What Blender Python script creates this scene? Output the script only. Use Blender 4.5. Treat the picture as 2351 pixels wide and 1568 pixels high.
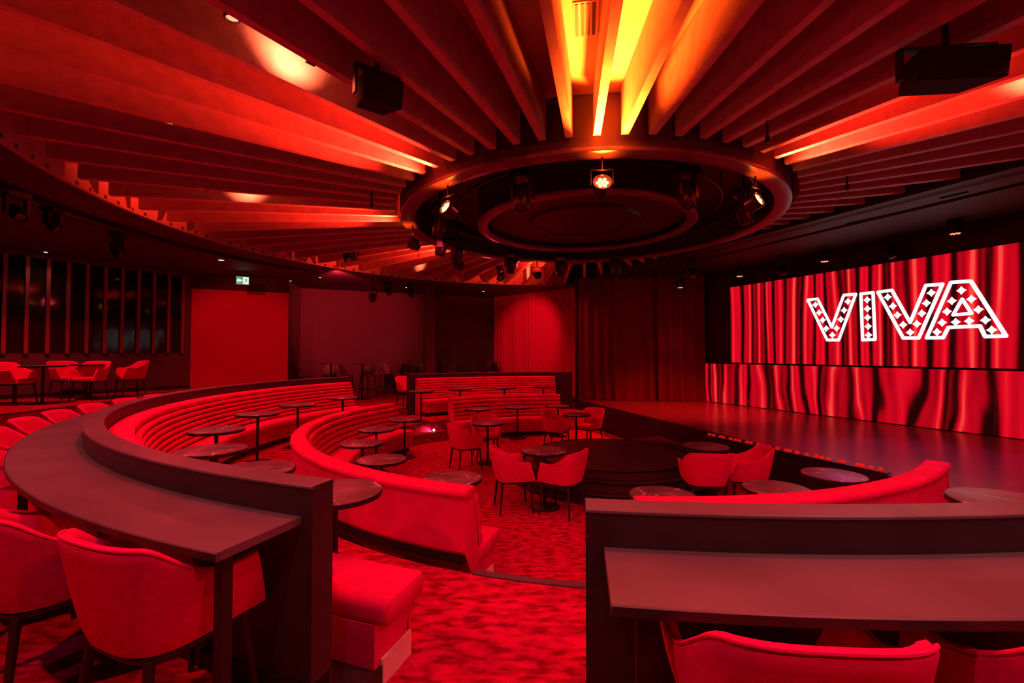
import bpy, math, random
from mathutils import Vector, Matrix
random.seed(7)
for o in list(bpy.data.objects): bpy.data.objects.remove(o, do_unlink=True)
scene = bpy.context.scene
COL = scene.collection
R = math.radians
# ------------------------------------------------------------------ camera
F, YH, CX, CY = 1060.0, 811.0, 1175.5, 784.0          # focal length and horizon in pixels of the 2351x1568 frame
PITCH = math.atan((YH - CY) / F)
EYE = 2.0                                             # metres above the pit floor
cam = bpy.data.cameras.new('camera'); camo = bpy.data.objects.new('camera', cam); COL.objects.link(camo)
camo.location = (0, 0, EYE); camo.rotation_euler = (math.pi / 2 + PITCH, 0, 0)
cam.sensor_width = 36.0; cam.lens = 36.0 * F / 2351.0; cam.clip_start = .05; cam.clip_end = 200
scene.camera = camo
# ------------------------------------------------------------------ world, exposure
w = bpy.data.worlds.new('world'); scene.world = w; w.use_nodes = True
w.node_tree.nodes['Background'].inputs[0].default_value = (.12, .01, .016, 1)
w.node_tree.nodes['Background'].inputs[1].default_value = .10
scene.cycles.max_bounces = 6; scene.cycles.diffuse_bounces = 3; scene.cycles.glossy_bounces = 3; scene.cycles.transmission_bounces = 1
vs = scene.view_settings
vs.view_transform = 'Standard'; vs.look = 'None'; vs.gamma = 1.0; vs.exposure = 0.0; vs.use_curve_mapping = False

# ------------------------------------------------------------------ geometry of the place
C = Vector((1.2, 7.65, 0))            # common centre of the seating rings and of the ceiling rose
Z1, Z2, Z3, ZS = .374, .555, 1.03, .65 # tier 1, bar tier, upper left tier, stage
HR, HC, HS, HL = 4.2, 4.69, 4.2, 4.08  # rafter bottoms, recess ceiling, soffit, rose lip
RIN, ROUT, RREC = 3.06, 6.92, 7.08
UL = Vector((.403, -.915, 0)).normalized()   # along the LED wall
NL = Vector((.915, .403, 0)).normalized()    # from the seating towards the LED wall
LED0 = Vector((5.65, 12.44, 0))

def ray(x, y):
    u = (x - CX) / F; v = -(y - CY) / F
    c, s = math.cos(PITCH), math.sin(PITCH)
    return Vector((u, c - v * s, s + v * c))
def P(x, y, z):                       # pixel -> point at height z
    d = ray(x, y); t = (z - EYE) / d.z
    return Vector((d.x * t, d.y * t, z))
def PD(x, y, Y):                      # pixel -> point at depth Y
    d = ray(x, y); t = Y / d.y
    return Vector((d.x * t, Y, EYE + d.z * t))
def PLED(x, y):                       # pixel -> (distance along the LED wall, height)
    d = ray(x, y); n = NL
    t = (LED0.dot(n)) / (d.x * n.x + d.y * n.y)
    p = Vector((d.x * t, d.y * t, 0)); return ((p - LED0).dot(UL), EYE + d.z * t)
def pol(r, th, z=0.0, c=C):           # th in degrees, 0 towards the camera, negative to its left
    a = R(th); return Vector((c.x + r * math.sin(a), c.y - r * math.cos(a), z))

# ------------------------------------------------------------------ materials
def nt(name):
    m = bpy.data.materials.new(name); m.use_nodes = True
    return m, m.node_tree, m.node_tree.nodes['Principled BSDF']
def mat(name, col, rough=.6, metal=0., spec=.5, sheen=0., emit=None, es=0., coat=0.):
    m, t, b = nt(name)
    b.inputs['Base Color'].default_value = (*col, 1); b.inputs['Roughness'].default_value = rough
    b.inputs['Metallic'].default_value = metal; b.inputs['Specular IOR Level'].default_value = spec
    b.inputs['Sheen Weight'].default_value = sheen; b.inputs['Coat Weight'].default_value = coat
    if emit: b.inputs['Emission Color'].default_value = (*emit, 1); b.inputs['Emission Strength'].default_value = es
    return m
def noisy(name, c1, c2, scale, rough=.7, stretch=(1, 1, 1), detail=4, lo=.4, hi=.6, bump=0., bscale=None, spec=.5, sheen=0., dist=0.):
    m, t, b = nt(name); n = t.nodes; l = t.links
    tc = n.new('ShaderNodeTexCoord'); mp = n.new('ShaderNodeMapping'); mp.inputs['Scale'].default_value = stretch
    ns = n.new('ShaderNodeTexNoise'); ns.inputs['Scale'].default_value = scale; ns.inputs['Detail'].default_value = detail
    ns.inputs['Distortion'].default_value = dist
    cr = n.new('ShaderNodeValToRGB'); e = cr.color_ramp.elements
    e[0].position = lo; e[0].color = (*c1, 1); e[1].position = hi; e[1].color = (*c2, 1)
    l.new(tc.outputs['Object'], mp.inputs[0]); l.new(mp.outputs[0], ns.inputs['Vector'])
    l.new(ns.outputs['Fac'], cr.inputs[0]); l.new(cr.outputs[0], b.inputs['Base Color'])
    b.inputs['Roughness'].default_value = rough; b.inputs['Specular IOR Level'].default_value = spec
    b.inputs['Sheen Weight'].default_value = sheen
    if bump:
        n2 = n.new('ShaderNodeTexNoise'); n2.inputs['Scale'].default_value = bscale or scale * 8
        l.new(tc.outputs['Object'], n2.inputs['Vector'])
        bp = n.new('ShaderNodeBump'); bp.inputs['Strength'].default_value = bump; bp.inputs['Distance'].default_value = .01
        l.new(n2.outputs['Fac'], bp.inputs['Height']); l.new(bp.outputs[0], b.inputs['Normal'])
    return m
M = {}
M['velvet'] = noisy('velvet_red', (.62, .004, .10), (.80, .007, .15), 3.0, .85, detail=3, lo=.35, hi=.7, spec=.15)
M['chair'] = noisy('chair_red', (.74, .006, .13), (.84, .008, .16), 30, .85, detail=2, lo=.3, hi=.7, bump=.12, bscale=420, spec=.12)
M['carpet'] = noisy('carpet', (.20, .002, .022), (.58, .005, .075), 9, .95, (1.0, 2.4, 1), 9, .36, .60, bump=.5, bscale=130, spec=.05, dist=.25)
M['black'] = noisy('black_paint', (.022, .017, .017), (.030, .024, .024), 20, .55, spec=.35)
M['thrust'] = mat('platform_vinyl', (.05, .03, .03), .42)
M['panel'] = noisy('dark_laminate', (.032, .024, .024), (.042, .032, .032), 6, .42, spec=.4, bump=.04, bscale=300)
M['counter'] = noisy('counter_laminate', (.125, .10, .10), (.16, .13, .13), 2.2, .42, detail=6, spec=.45, bump=.03, bscale=380)
M['leg'] = mat('dark_wood_leg', (.03, .02, .02), .45)
M['metal'] = mat('black_metal', (.022, .02, .02), .38, .3)
M['nosing'] = mat('step_nosing', (.09, .075, .075), .6)
M['timber'] = noisy('raw_timber', (.75, .62, .5), (.85, .74, .62), 5, .7)
M['rafter'] = noisy('rafter_paint', (.44, .31, .29), (.52, .37, .35), 9, .55, detail=5, bump=.03, bscale=60)
M['recess'] = noisy('recess_paint', (.46, .36, .28), (.52, .40, .32), 2, .6)
M['soffit'] = noisy('soffit_paint', (.060, .040, .040), (.075, .050, .050), 3, .7)
M['rose'] = mat('rose_lip_paint', (.16, .10, .10), .32)
M['rosedark'] = mat('rose_dark', (.035, .022, .022), .5)
M['wall'] = noisy('wall_dark_fabric', (.10, .062, .055), (.14, .085, .075), 40, .9, (1, 1, 6), 3)
M['redwall'] = noisy('wall_red_fabric', (.66, .006, .06), (.74, .008, .075), 160, .9, detail=2, lo=.3, hi=.7)
M['slat'] = mat('slat_paint', (.30, .05, .055), .5)
M['curtain'] = noisy('curtain_red', (.62, .004, .09), (.72, .006, .11), 14, .85, (6, 6, .5))
M['darkcurtain'] = noisy('stage_drape', (.09, .004, .008), (.12, .006, .012), 14, .9, (6, 6, .5))
M['stagefloor'] = noisy('stage_vinyl', (.11, .05, .055), (.16, .075, .08), 5, .24, (1, 5, 1), 6, bump=.10, bscale=26, spec=.5)
M['stool'] = mat('grey_stool_fabric', (.20, .15, .13), .85)
M['fixture'] = mat('fixture_black', (.014, .012, .012), .35, .0, .5)
M['speaker'] = mat('speaker_black', (.012, .010, .010), .8, .0, .15)
M['chrome'] = mat('lens_glass', (.12, .10, .10), .08, .6)
M['white'] = mat('sign_white', (.8, .8, .8), .5, emit=(.85, 1, .95), es=1.0)
M['green'] = mat('sign_green', (.0, .25, .12), .4, emit=(.0, .42, .20), es=.8)
M['cell'] = mat('par_cell_lit', (.8, .3, .05), .4, emit=(1, .42, .08), es=10)
M['cellrim'] = mat('par_rim_lit', (.3, .02, .02), .3, emit=(1, .03, .02), es=1.2)
M['lampred'] = mat('downlight_red', (.8, .1, .05), .4, emit=(1, .12, .06), es=5)
M['lampwhite'] = mat('downlight_white', (.9, .8, .7), .4, emit=(1, .80, .62), es=9)
M['steplamp'] = mat('step_light', (.9, .8, .7), .4, emit=(1, .75, .60), es=14)
def marble():
    m, t, b = nt('dark_marble'); n = t.nodes; l = t.links
    tc = n.new('ShaderNodeTexCoord'); oi = n.new('ShaderNodeObjectInfo')
    ad = n.new('ShaderNodeVectorMath'); ad.operation = 'ADD'
    sc = n.new('ShaderNodeVectorMath'); sc.operation = 'SCALE'; sc.inputs['Scale'].default_value = 1.7
    l.new(oi.outputs['Location'], sc.inputs[0]); l.new(tc.outputs['Object'], ad.inputs[0]); l.new(sc.outputs[0], ad.inputs[1])
    vo = n.new('ShaderNodeTexVoronoi'); vo.feature = 'DISTANCE_TO_EDGE'; vo.inputs['Scale'].default_value = 4.0
    ns = n.new('ShaderNodeTexNoise'); ns.inputs['Scale'].default_value = 6; ns.inputs['Detail'].default_value = 5
    mx = n.new('ShaderNodeMixRGB'); mx.inputs[0].default_value = .10
    l.new(ad.outputs[0], ns.inputs['Vector']); l.new(ad.outputs[0], mx.inputs[1]); l.new(ns.outputs['Color'], mx.inputs[2]); l.new(mx.outputs[0], vo.inputs['Vector'])
    cr = n.new('ShaderNodeValToRGB'); e = cr.color_ramp.elements
    e[0].position = .006; e[0].color = (.70, .58, .56, 1); e[1].position = .022; e[1].color = (0, 0, 0, 1)
    cr2 = n.new('ShaderNodeValToRGB'); e2 = cr2.color_ramp.elements
    e2[0].position = .35; e2[0].color = (.10, .08, .08, 1); e2[1].position = .7; e2[1].color = (.20, .155, .155, 1)
    l.new(vo.outputs['Distance'], cr.inputs[0]); l.new(ns.outputs['Fac'], cr2.inputs[0])
    ns2 = n.new('ShaderNodeTexNoise'); ns2.inputs['Scale'].default_value = 5; l.new(ad.outputs[0], ns2.inputs['Vector'])
    cr3 = n.new('ShaderNodeValToRGB'); cr3.color_ramp.elements[0].position = .44; cr3.color_ramp.elements[1].position = .58; l.new(ns2.outputs['Fac'], cr3.inputs[0])
    mu = n.new('ShaderNodeMixRGB'); mu.blend_type = 'MULTIPLY'; mu.inputs[0].default_value = 1; l.new(cr.outputs[0], mu.inputs[1]); l.new(cr3.outputs[0], mu.inputs[2])
    sm = n.new('ShaderNodeMixRGB'); sm.blend_type = 'ADD'; sm.inputs[0].default_value = 1
    l.new(cr2.outputs[0], sm.inputs[1]); l.new(mu.outputs[0], sm.inputs[2]); l.new(sm.outputs[0], b.inputs['Base Color'])
    b.inputs['Roughness'].default_value = .38
    return m
M['marble'] = marble()
def glass():
    m, t, b = nt('black_glass'); n = t.nodes; l = t.links
    b.inputs['Base Color'].default_value = (.012, .008, .008, 1); b.inputs['Roughness'].default_value = .07
    b.inputs['Specular IOR Level'].default_value = .22
    tc = n.new('ShaderNodeTexCoord'); ns = n.new('ShaderNodeTexNoise'); ns.inputs['Scale'].default_value = 2.2
    bp = n.new('ShaderNodeBump'); bp.inputs['Strength'].default_value = .05; bp.inputs['Distance'].default_value = .05
    l.new(tc.outputs['Object'], ns.inputs['Vector']); l.new(ns.outputs['Fac'], bp.inputs['Height']); l.new(bp.outputs[0], b.inputs['Normal'])
    return m
M['glass'] = glass()
def ledmat(name, seed, fu, fv, dist, strength, off_=.57):
    # the picture a lit screen shows: hanging red satin with folds (object X = along, Z = up)
    m, t, b = nt(name); n = t.nodes; l = t.links
    tc = n.new('ShaderNodeTexCoord')
    def noise(sx, sz, off, detail, d):
        mp = n.new('ShaderNodeMapping'); mp.inputs['Scale'].default_value = (sx, 0, sz); mp.inputs['Location'].default_value = (off, seed, off * .3)
        ns = n.new('ShaderNodeTexNoise'); ns.inputs['Scale'].default_value = 1; ns.inputs['Detail'].default_value = detail; ns.inputs['Distortion'].default_value = d
        l.new(tc.outputs['Object'], mp.inputs[0]); l.new(mp.outputs[0], ns.inputs['Vector']); return ns.outputs['Fac']
    def math_(op, a, bv):
        q = n.new('ShaderNodeMath'); q.operation = op
        for i, v in enumerate((a, bv)):
            if isinstance(v, (int, float)): q.inputs[i].default_value = v
            else: l.new(v, q.inputs[i])
        return q.outputs[0]
    sep = n.new('ShaderNodeSeparateXYZ'); l.new(tc.outputs['Object'], sep.inputs[0])
    warp = noise(1.3, fv, 3.1, 2, 0)
    warp2 = noise(.45, fv * .4, 9.1, 1, 0)
    ph = math_('ADD', math_('MULTIPLY', sep.outputs['X'], fu), math_('ADD', math_('MULTIPLY', warp, dist), math_('MULTIPLY', warp2, dist * 1.6)))
    s1 = math_('SINE', ph, 0)
    s2 = math_('SINE', math_('ADD', math_('MULTIPLY', ph, 2.3), math_('MULTIPLY', warp, 3.0)), 0)
    f = math_('ADD', math_('MULTIPLY', s1, .32), math_('MULTIPLY', s2, .20))
    f = math_('ADD', f, math_('MULTIPLY', math_('SUBTRACT', noise(3.5, fv * .8, 5.5, 2, .4), .5), .7))
    f = math_('ADD', f, off_)
    cr = n.new('ShaderNodeValToRGB'); el = cr.color_ramp.elements
    el[0].position = .10; el[0].color = (.006, .001, .001, 1); el[1].position = 1.0; el[1].color = (1, .075, .05, 1)
    for p_, c_ in ((.25, (.10, .0005, .002, 1)), (.40, (.38, .0008, .007, 1)), (.62, (.66, .0014, .013, 1)), (.85, (.90, .004, .020, 1))):
        q = el.new(p_); q.color = c_
    l.new(f, cr.inputs[0]); l.new(cr.outputs[0], b.inputs['Emission Color'])
    b.inputs['Emission Strength'].default_value = strength; b.inputs['Base Color'].default_value = (.01, .01, .01, 1)
    b.inputs['Roughness'].default_value = .6
    return m
M['led1'] = ledmat('led_picture_upper', 1.7, 20.0, .13, 9.0, .95, .52)
M['led2'] = ledmat('led_picture_lower', 8.3, 13.0, .40, 9.0, .88, .50)
M['ledwhite'] = mat('led_white', (.02, .02, .02), .6, emit=(1, 1, 1), es=1.6)

# ------------------------------------------------------------------ helpers
def mesh(name, v, f, smooth=False):
    m = bpy.data.meshes.new(name); m.from_pydata([tuple(p) for p in v], [], f); m.update()
    if smooth: m.polygons.foreach_set('use_smooth', [True] * len(m.polygons))
    return m
def obj(name, me, material=None, parent=None, loc=(0, 0, 0), rz=0.0):
    o = bpy.data.objects.new(name, me); COL.objects.link(o); o.location = loc; o.rotation_euler = (0, 0, rz)
    if material and not me.materials: me.materials.append(M[material])
    if parent: o.parent = parent
    return o
def tag(o, label, cat, group=None):
    o['label'] = label; o['category'] = cat
    if group: o['group'] = group
    return o
def thing(name, label, cat, loc, rz=0., group=None):
    o = bpy.data.objects.new(name, None); COL.objects.link(o); o.location = loc; o.rotation_euler = (0, 0, rz)
    o.empty_display_size = .2
    return tag(o, label, cat, group)
def struct(name, me, material, parent=None):
    o = obj(name, me, material, parent)
    if not parent: o['kind'] = 'structure'
    return o
class MB:
    def __init__(s): s.v = []; s.f = []
    def add(s, v, f):
        b = len(s.v); s.v += [tuple(p) for p in v]; s.f += [tuple(i + b for i in q) for q in f]; return s
    def box(s, a, b):
        x0, y0, z0 = a; x1, y1, z1 = b
        return s.add([(x0, y0, z0), (x1, y0, z0), (x1, y1, z0), (x0, y1, z0), (x0, y0, z1), (x1, y0, z1), (x1, y1, z1), (x0, y1, z1)],
                     [(0, 3, 2, 1), (4, 5, 6, 7), (0, 1, 5, 4), (1, 2, 6, 5), (2, 3, 7, 6), (3, 0, 4, 7)])
    def tube(s, a, b, r0, r1=None, n=10):
        a = Vector(a); b = Vector(b); r1 = r0 if r1 is None else r1
        d = (b - a).normalized(); x = d.orthogonal().normalized(); y = d.cross(x)
        v = [a + (x * math.cos(2 * math.pi * i / n) + y * math.sin(2 * math.pi * i / n)) * r0 for i in range(n)]
        v += [b + (x * math.cos(2 * math.pi * i / n) + y * math.sin(2 * math.pi * i / n)) * r1 for i in range(n)]
        f = [(i, (i + 1) % n, n + (i + 1) % n, n + i) for i in range(n)] + [tuple(range(n - 1, -1, -1)), tuple(range(n, 2 * n))]
        return s.add(v, f)
    def path(s, pts, r, n=6, closed=False):
        pts = [Vector(p) for p in pts]; k = len(pts); v = []; f = []
        for i, p in enumerate(pts):
            d = (pts[(i + 1) % k] - pts[i - 1]) if closed else (pts[min(i + 1, k - 1)] - pts[max(i - 1, 0)])
            d.normalize(); x = d.cross(Vector((0, 0, 1)))
            x = x.normalized() if x.length > 1e-4 else Vector((1, 0, 0)); y = d.cross(x)
            v += [p + (x * math.cos(2 * math.pi * j / n) + y * math.sin(2 * math.pi * j / n)) * r for j in range(n)]
        for i in range(k if closed else k - 1):
            for j in range(n):
                a = i * n + j; b = i * n + (j + 1) % n; c2 = ((i + 1) % k) * n
                f.append((a, b, c2 + (j + 1) % n, c2 + j))
        if not closed: f += [tuple(range(n - 1, -1, -1)), tuple((k - 1) * n + j for j in range(n))]
        return s.add(v, f)
    def lathe(s, prof, n=24, c=(0, 0, 0), ring=False):
        v = []; f = []
        for i in range(n):
            a = 2 * math.pi * i / n
            v += [(c[0] + r * math.cos(a), c[1] + r * math.sin(a), c[2] + z) for r, z in prof]
        k = len(prof)
        for i in range(n):
            for j in range(k if ring else k - 1):
                a = i * k + j; b = ((i + 1) % n) * k + j; j1 = (j + 1) % k - j
                f.append((a, b, b + j1, a + j1))
        if ring: return s.add(v, f)
        if prof[0][0] > 1e-5: f.append(tuple(i * k for i in range(n - 1, -1, -1)))
        if prof[-1][0] > 1e-5: f.append(tuple(i * k + k - 1 for i in range(n)))
        return s.add(v, f)
    def prism(s, pts, z0, z1):
        n = len(pts); v = [(p[0], p[1], z0) for p in pts] + [(p[0], p[1], z1) for p in pts]
        f = [tuple(range(n - 1, -1, -1)), tuple(range(n, 2 * n))] + [(i, (i + 1) % n, n + (i + 1) % n, n + i) for i in range(n)]
        return s.add(v, f)
    def arc(s, prof, t0, t1, n):               # closed (r, z) outline swept about the local origin
        k = len(prof); v = []; f = []
        for i in range(n + 1):
            a = R(t0 + (t1 - t0) * i / n)
            v += [(r * math.sin(a), -r * math.cos(a), z) for r, z in prof]
        for i in range(n):
            for j in range(k):
                a = i * k + j; b = i * k + (j + 1) % k
                f.append((a, b, b + k, a + k))
        f += [tuple(range(k - 1, -1, -1)), tuple(n * k + j for j in range(k))]
        return s.add(v, f)
    def arcr(s, prof, t0, t1, n, b, dt):       # the same with softly rounded ends
        k = len(prof); cr_ = sum(p[0] for p in prof) / k; cz = sum(p[1] for p in prof) / k
        st = [(t0, b), (t0 + dt * .3, b * .4), (t0 + dt, 0)] + [(t0 + dt + (t1 - t0 - 2 * dt) * i / n, 0) for i in range(1, n)] + [(t1 - dt, 0), (t1 - dt * .3, b * .4), (t1, b)]
        v = []; f = []
        for t, sh in st:
            a = R(t)
            for r, z in prof:
                d = math.hypot(r - cr_, z - cz); q = max(0., 1 - sh / d) if d > 1e-6 else 1
                r2 = cr_ + (r - cr_) * q; z2 = cz + (z - cz) * q; v.append((r2 * math.sin(a), -r2 * math.cos(a), z2))
        for i in range(len(st) - 1):
            for j in range(k):
                a = i * k + j; c_ = i * k + (j + 1) % k; f.append((a, c_, c_ + k, a + k))
        f += [tuple(range(k - 1, -1, -1)), tuple((len(st) - 1) * k + j for j in range(k))]
        return s.add(v, f)
    def mesh(s, name, smooth=False): return mesh(name, s.v, s.f, smooth)
def autosmooth(me, ang=40):
    me.polygons.foreach_set('use_smooth', [True] * len(me.polygons))
    try: me.set_sharp_from_angle(angle=R(ang))
    except Exception: pass
    return me
def rect(r0, r1, z0, z1): return [(r0, z0), (r1, z0), (r1, z1), (r0, z1)]
def rrect(r0, r1, z0, z1, b, n=3):
    o = []
    for cx, cz, a0 in ((r1 - b, z0 + b, -90), (r1 - b, z1 - b, 0), (r0 + b, z1 - b, 90), (r0 + b, z0 + b, 180)):
        for i in range(n + 1):
            a = R(a0 + 90 * i / n); o.append((cx + b * math.cos(a), cz + b * math.sin(a)))
    return o
def copy_tree(o, parent=None):
    c = o.copy(); COL.objects.link(c); c.parent = parent
    for ch in list(o.children): copy_tree(ch, c)
    return c

# ------------------------------------------------------------------ lights helper
RED = (1.0, .030, .060)
AMB = (1.0, .13, .008)
def spot(p, target, power, col=RED, size=80, blend=.6, rad=.06, name='spot'):
    L = bpy.data.lights.new(name, 'SPOT'); L.energy = power; L.color = col; L.spot_size = R(size); L.spot_blend = blend; L.shadow_soft_size = rad
    o = bpy.data.objects.new(name, L); COL.objects.link(o); o.location = p
    d = Vector(target) - Vector(p); o.rotation_euler = d.to_track_quat('-Z', 'Y').to_euler()
    return o

# ================================================================== THE SETTING
# floors
pit = MB().lathe([(0, -.1), (5.9, -.1), (5.9, 0), (0, 0)], 96); o = struct('floor', pit.mesh('floor_pit'), 'carpet'); o.location = C
t1 = MB().arc(rect(4.46, 6.02, -.1, Z1), -232, 40, 120); o = struct('floor', t1.mesh('floor_tier'), 'carpet'); o.location = C
t2 = MB().arc(rect(6.02, 14.5, -.1, Z2), -232, 60, 120); o = struct('floor', t2.mesh('floor_bar_tier'), 'carpet'); o.location = C
t3 = MB().prism([(-7.95, 3.0), (-8.0, 9.0), (-8.05, 12.0), (-9.6, 13.6), (-13.5, 6.5), (-13.5, 3.0)], Z2 + .002, Z3)
o = struct('floor', t3.mesh('floor_upper_tier'), 'carpet')
nos3 = MB().prism([(-8.03, 3.0), (-7.93, 3.0), (-7.98, 9.0), (-8.03, 12.0), (-8.13, 12.0)], Z3, Z3 + .012)
struct('trim_1', nos3.mesh('nosing'), 'nosing', o)
stp = MB().prism([(-7.94, 3.0), (-7.55, 3.0), (-7.6, 8.02), (-7.97, 8.02)], Z2 + .003, .80); struct('floor', stp.mesh('floor_step'), 'carpet')
# steps of the two aisles from the pit up to tier 1, nosings
for a0, a1 in ((-19.5, -4.6), (-140.5, -120.5)):
    s = MB().arc(rect(4.14, 4.47, .001, Z1 * .5), a0, a1, 12); o = struct('floor', s.mesh('aisle_step'), 'carpet'); o.location = C
    n_ = MB().arc(rect(4.405, 4.475, Z1, Z1 + .012), a0, a1, 12); q = struct('trim_2', n_.mesh('nosing'), 'nosing', o)
    n_ = MB().arc(rect(4.125, 4.185, Z1 * .5, Z1 * .5 + .01), a0, a1, 12); q = struct('trim_3', n_.mesh('nosing'), 'nosing', o)
for a0, a1 in ((-19.4, -8.9), (-139, -122.8)):
    n_ = MB().arc(rect(5.97, 6.05, Z2, Z2 + .012), a0, a1, 10); o = struct('trim_4', n_.mesh('nosing'), 'nosing'); o.location = C
# round black thrust platform with two steps, joined to the stage
DC = Vector((1.62, 7.65, 0))
d_ = thing('thrust_platform', 'round black stepped platform pushing out from the stage into the pit', 'platform', (DC.x, DC.y, 0))
for i, (r_, z0, z1) in enumerate(((1.66, .0, .12), (1.46, .12, .24), (1.27, .24, .36))):
    pr = [(0, z0), (r_ - .01, z0), (r_, z0 + .01), (r_, z1 - .012), (r_ - .012, z1), (0, z1)]
    q = obj('platform_step', autosmooth(MB().lathe(pr, 72).mesh('platform_step'), 30), 'thrust', d_)
    e = obj('step_edge', MB().lathe([(r_ - .05, z1), (r_ + .004, z1), (r_ + .004, z1 - .02), (r_ - .05, z1 - .02)], 72, ring=True).mesh('step_edge'), 'nosing' if False else 'metal', q)
br = MB(); a = NL * .9; b = NL * 1.95; hw = .9
br.prism([tuple((a - UL * hw)[:2]), tuple((a + UL * hw)[:2]), tuple((b + UL * hw)[:2]), tuple((b - UL * hw)[:2])], .0, .355)
obj('bridge', br.mesh('bridge'), 'thrust', d_)
# stage
def stg(n, u): p = C + NL * n + UL * u; return (p.x, p.y)
SE0 = P(1400, 935, ZS); SE1 = P(2040, 1090, ZS); sd = (SE1 - SE0).normalized()
e0 = SE0 - sd * 3.2; e1 = SE1 + sd * 6
f0 = LED0 - UL * 3.5 + NL * .6; f1 = LED0 + UL * 16 + NL * .6
sg = MB().prism([(e0.x, e0.y), (e1.x, e1.y), (f1.x, f1.y), (f0.x, f0.y)], -.05, ZS)
stage = struct('floor', sg.mesh('floor_stage'), 'stagefloor')
k_ = sd.cross(Vector((0, 0, 1))) * .03          # black fascia along the stage front
kk = MB().prism([(e0 + k_)[:2], (e1 + k_)[:2], (e1)[:2], (e0)[:2]], -.04, ZS - .004)
struct('trim_5', kk.mesh('stage_fascia'), 'black', stage)
# stage edge channel; its glowing red beads imitate reflections of the LED screens
fa = P(1625, 1000, ZS); fb = P(2040, 1088, ZS); fd = (fb - fa).normalized(); fn = Vector((0, 0, 1)).cross(fd)
fl = thing('reflection_strip', 'low channel along the stage edge with red beads imitating screen reflections', 'light', fa + fd * 0)
L_ = (fb - fa).length
ch = MB().add([tuple(fn * -.04 + Vector((0, 0, .004))), tuple(fd * L_ + fn * -.04 + Vector((0, 0, .004))), tuple(fd * L_ + fn * .05 + Vector((0, 0, .004))), tuple(fn * .05 + Vector((0, 0, .004)))], [(0, 1, 2, 3)])
chm = MB().prism([(fn * -.05)[:2], (fd * L_ + fn * -.05)[:2], (fd * L_ + fn * .05)[:2], (fn * .05)[:2]], .0, .012)
obj('channel', chm.mesh('channel'), 'metal', fl)
lm = autosmooth(MB().lathe([(0, .012), (.028, .012), (.03, .03), (.02, .045), (0, .05)], 12).mesh('reflection_bead'))
M['foot'] = mat('reflection_red', (.5, .01, .01), .2, emit=(1, .02, .01), es=.3)  # slight glow stands in for red screen light mirrored in the channel
for i in range(26):
    q = fd * (L_ * (i + .5) / 26 + random.uniform(-.04, .04)); obj('lamp', lm, 'foot', fl, q)  # beads placed as uneven red reflections, not real lamps

# LED wall, two screens with a seam
LANG = math.atan2(UL.y, UL.x)
def ledbox(s0, s1, z0, z1): return MB().box((s0, .0, z0), (s1, .10, z1))
zt = PLED(2351, 555)[1]; zseam = PLED(2351, 850)[1]; sU0 = PLED(1675, 760)[0]; sL0 = PLED(1613, 880)[0]
lu = thing('led_screen', 'upper LED screen showing red satin curtain and the white word VIVA', 'screen', LED0 + Vector((0, 0, 0)), LANG)
ll = thing('led_screen', 'lower LED screen band of wavy red satin standing on the stage', 'screen', LED0 + Vector((0, 0, 0)), LANG)
def scr(parent, s0, s1, z0, z1, mt):
    obj('cabinet', MB().box((s0 - .02, .012, z0 - .005), (s1 + .02, .12, z1 + .01)).mesh('cabinet'), 'black', parent)
    obj('picture', mesh('picture', [(s0, 0, z0), (s1, 0, z0), (s1, 0, z1), (s0, 0, z1), (s0, .01, z0), (s1, .01, z0), (s1, .01, z1), (s0, .01, z1)],
                        [(0, 1, 2, 3), (4, 7, 6, 5), (0, 4, 5, 1), (1, 5, 6, 2), (2, 6, 7, 3), (3, 7, 4, 0)]), mt, parent)
# local +Y of the screen frame points away from the seating: make sure of it
SGN = 1.0 if (Matrix.Rotation(LANG, 3, 'Z') @ Vector((0, 1, 0))).dot(NL) > 0 else -1.0
scr(lu, sU0, 14.0, zseam + .02, zt, 'led1'); scr(ll, sL0, 14.0, ZS + .015, zseam - .02, 'led2')
def zz(q): return PLED(1830 + q[0] / 4.021, 620 + q[1] / 4.021)
def stroke(name, pts, wd, parent, y):
    m = MB(); pts = [zz(p) for p in pts]; n = len(pts)
    for i in range(n):
        a = Vector(pts[i]); b = Vector(pts[(i + 1) % n]); d = (b - a).normalized(); q = Vector((-d.y, d.x)) * wd / 2
        yy = y - .0006 * i
        cn = [a - q, b - q, b + q, a + q]
        m.add([(c.x, yy, c.y) for c in cn], [(0, 1, 2, 3)])
        cv = [(a.x + wd / 2 * math.cos(k * math.pi / 6), yy - .0003, a.y + wd / 2 * math.sin(k * math.pi / 6)) for k in range(12)]
        m.add(cv, [tuple(range(12))])
    return obj(name, m.mesh(name), 'ledwhite', parent)
yl = -.004
LET = {'letter_v': [(100, 276), (190, 266), (322, 528), (432, 232), (543, 223), (386, 646), (280, 646)],
       'letter_i': [(590, 220), (702, 208), (722, 640), (607, 645)],
       'letter_v.001': [(748, 204), (876, 186), (1045, 484), (1190, 142), (1344, 130), (1124, 628), (982, 628)],
       'letter_a': [(1422, 114), (1606, 102), (1930, 608), (1738, 614), (1690, 516), (1398, 530), (1350, 624), (1198, 626)]}
STARS = {'letter_v': [(170, 320), (205, 393), (237, 462), (270, 540), (327, 600), (365, 537), (405, 455), (435, 372), (470, 290)],
         'letter_i': [(648, 275), (650, 357), (652, 438), (657, 520), (660, 600)],
         'letter_v.001': [(838, 250), (885, 333), (927, 415), (980, 505), (1045, 575), (1107, 497), (1152, 400), (1195, 305), (1240, 210)],
         'letter_a': [(1518, 188), (1430, 285), (1610, 268), (1385, 383), (1675, 365), (1340, 485), (1465, 480), (1590, 470), (1740, 462), (1293, 572), (1798, 553)]}
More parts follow.
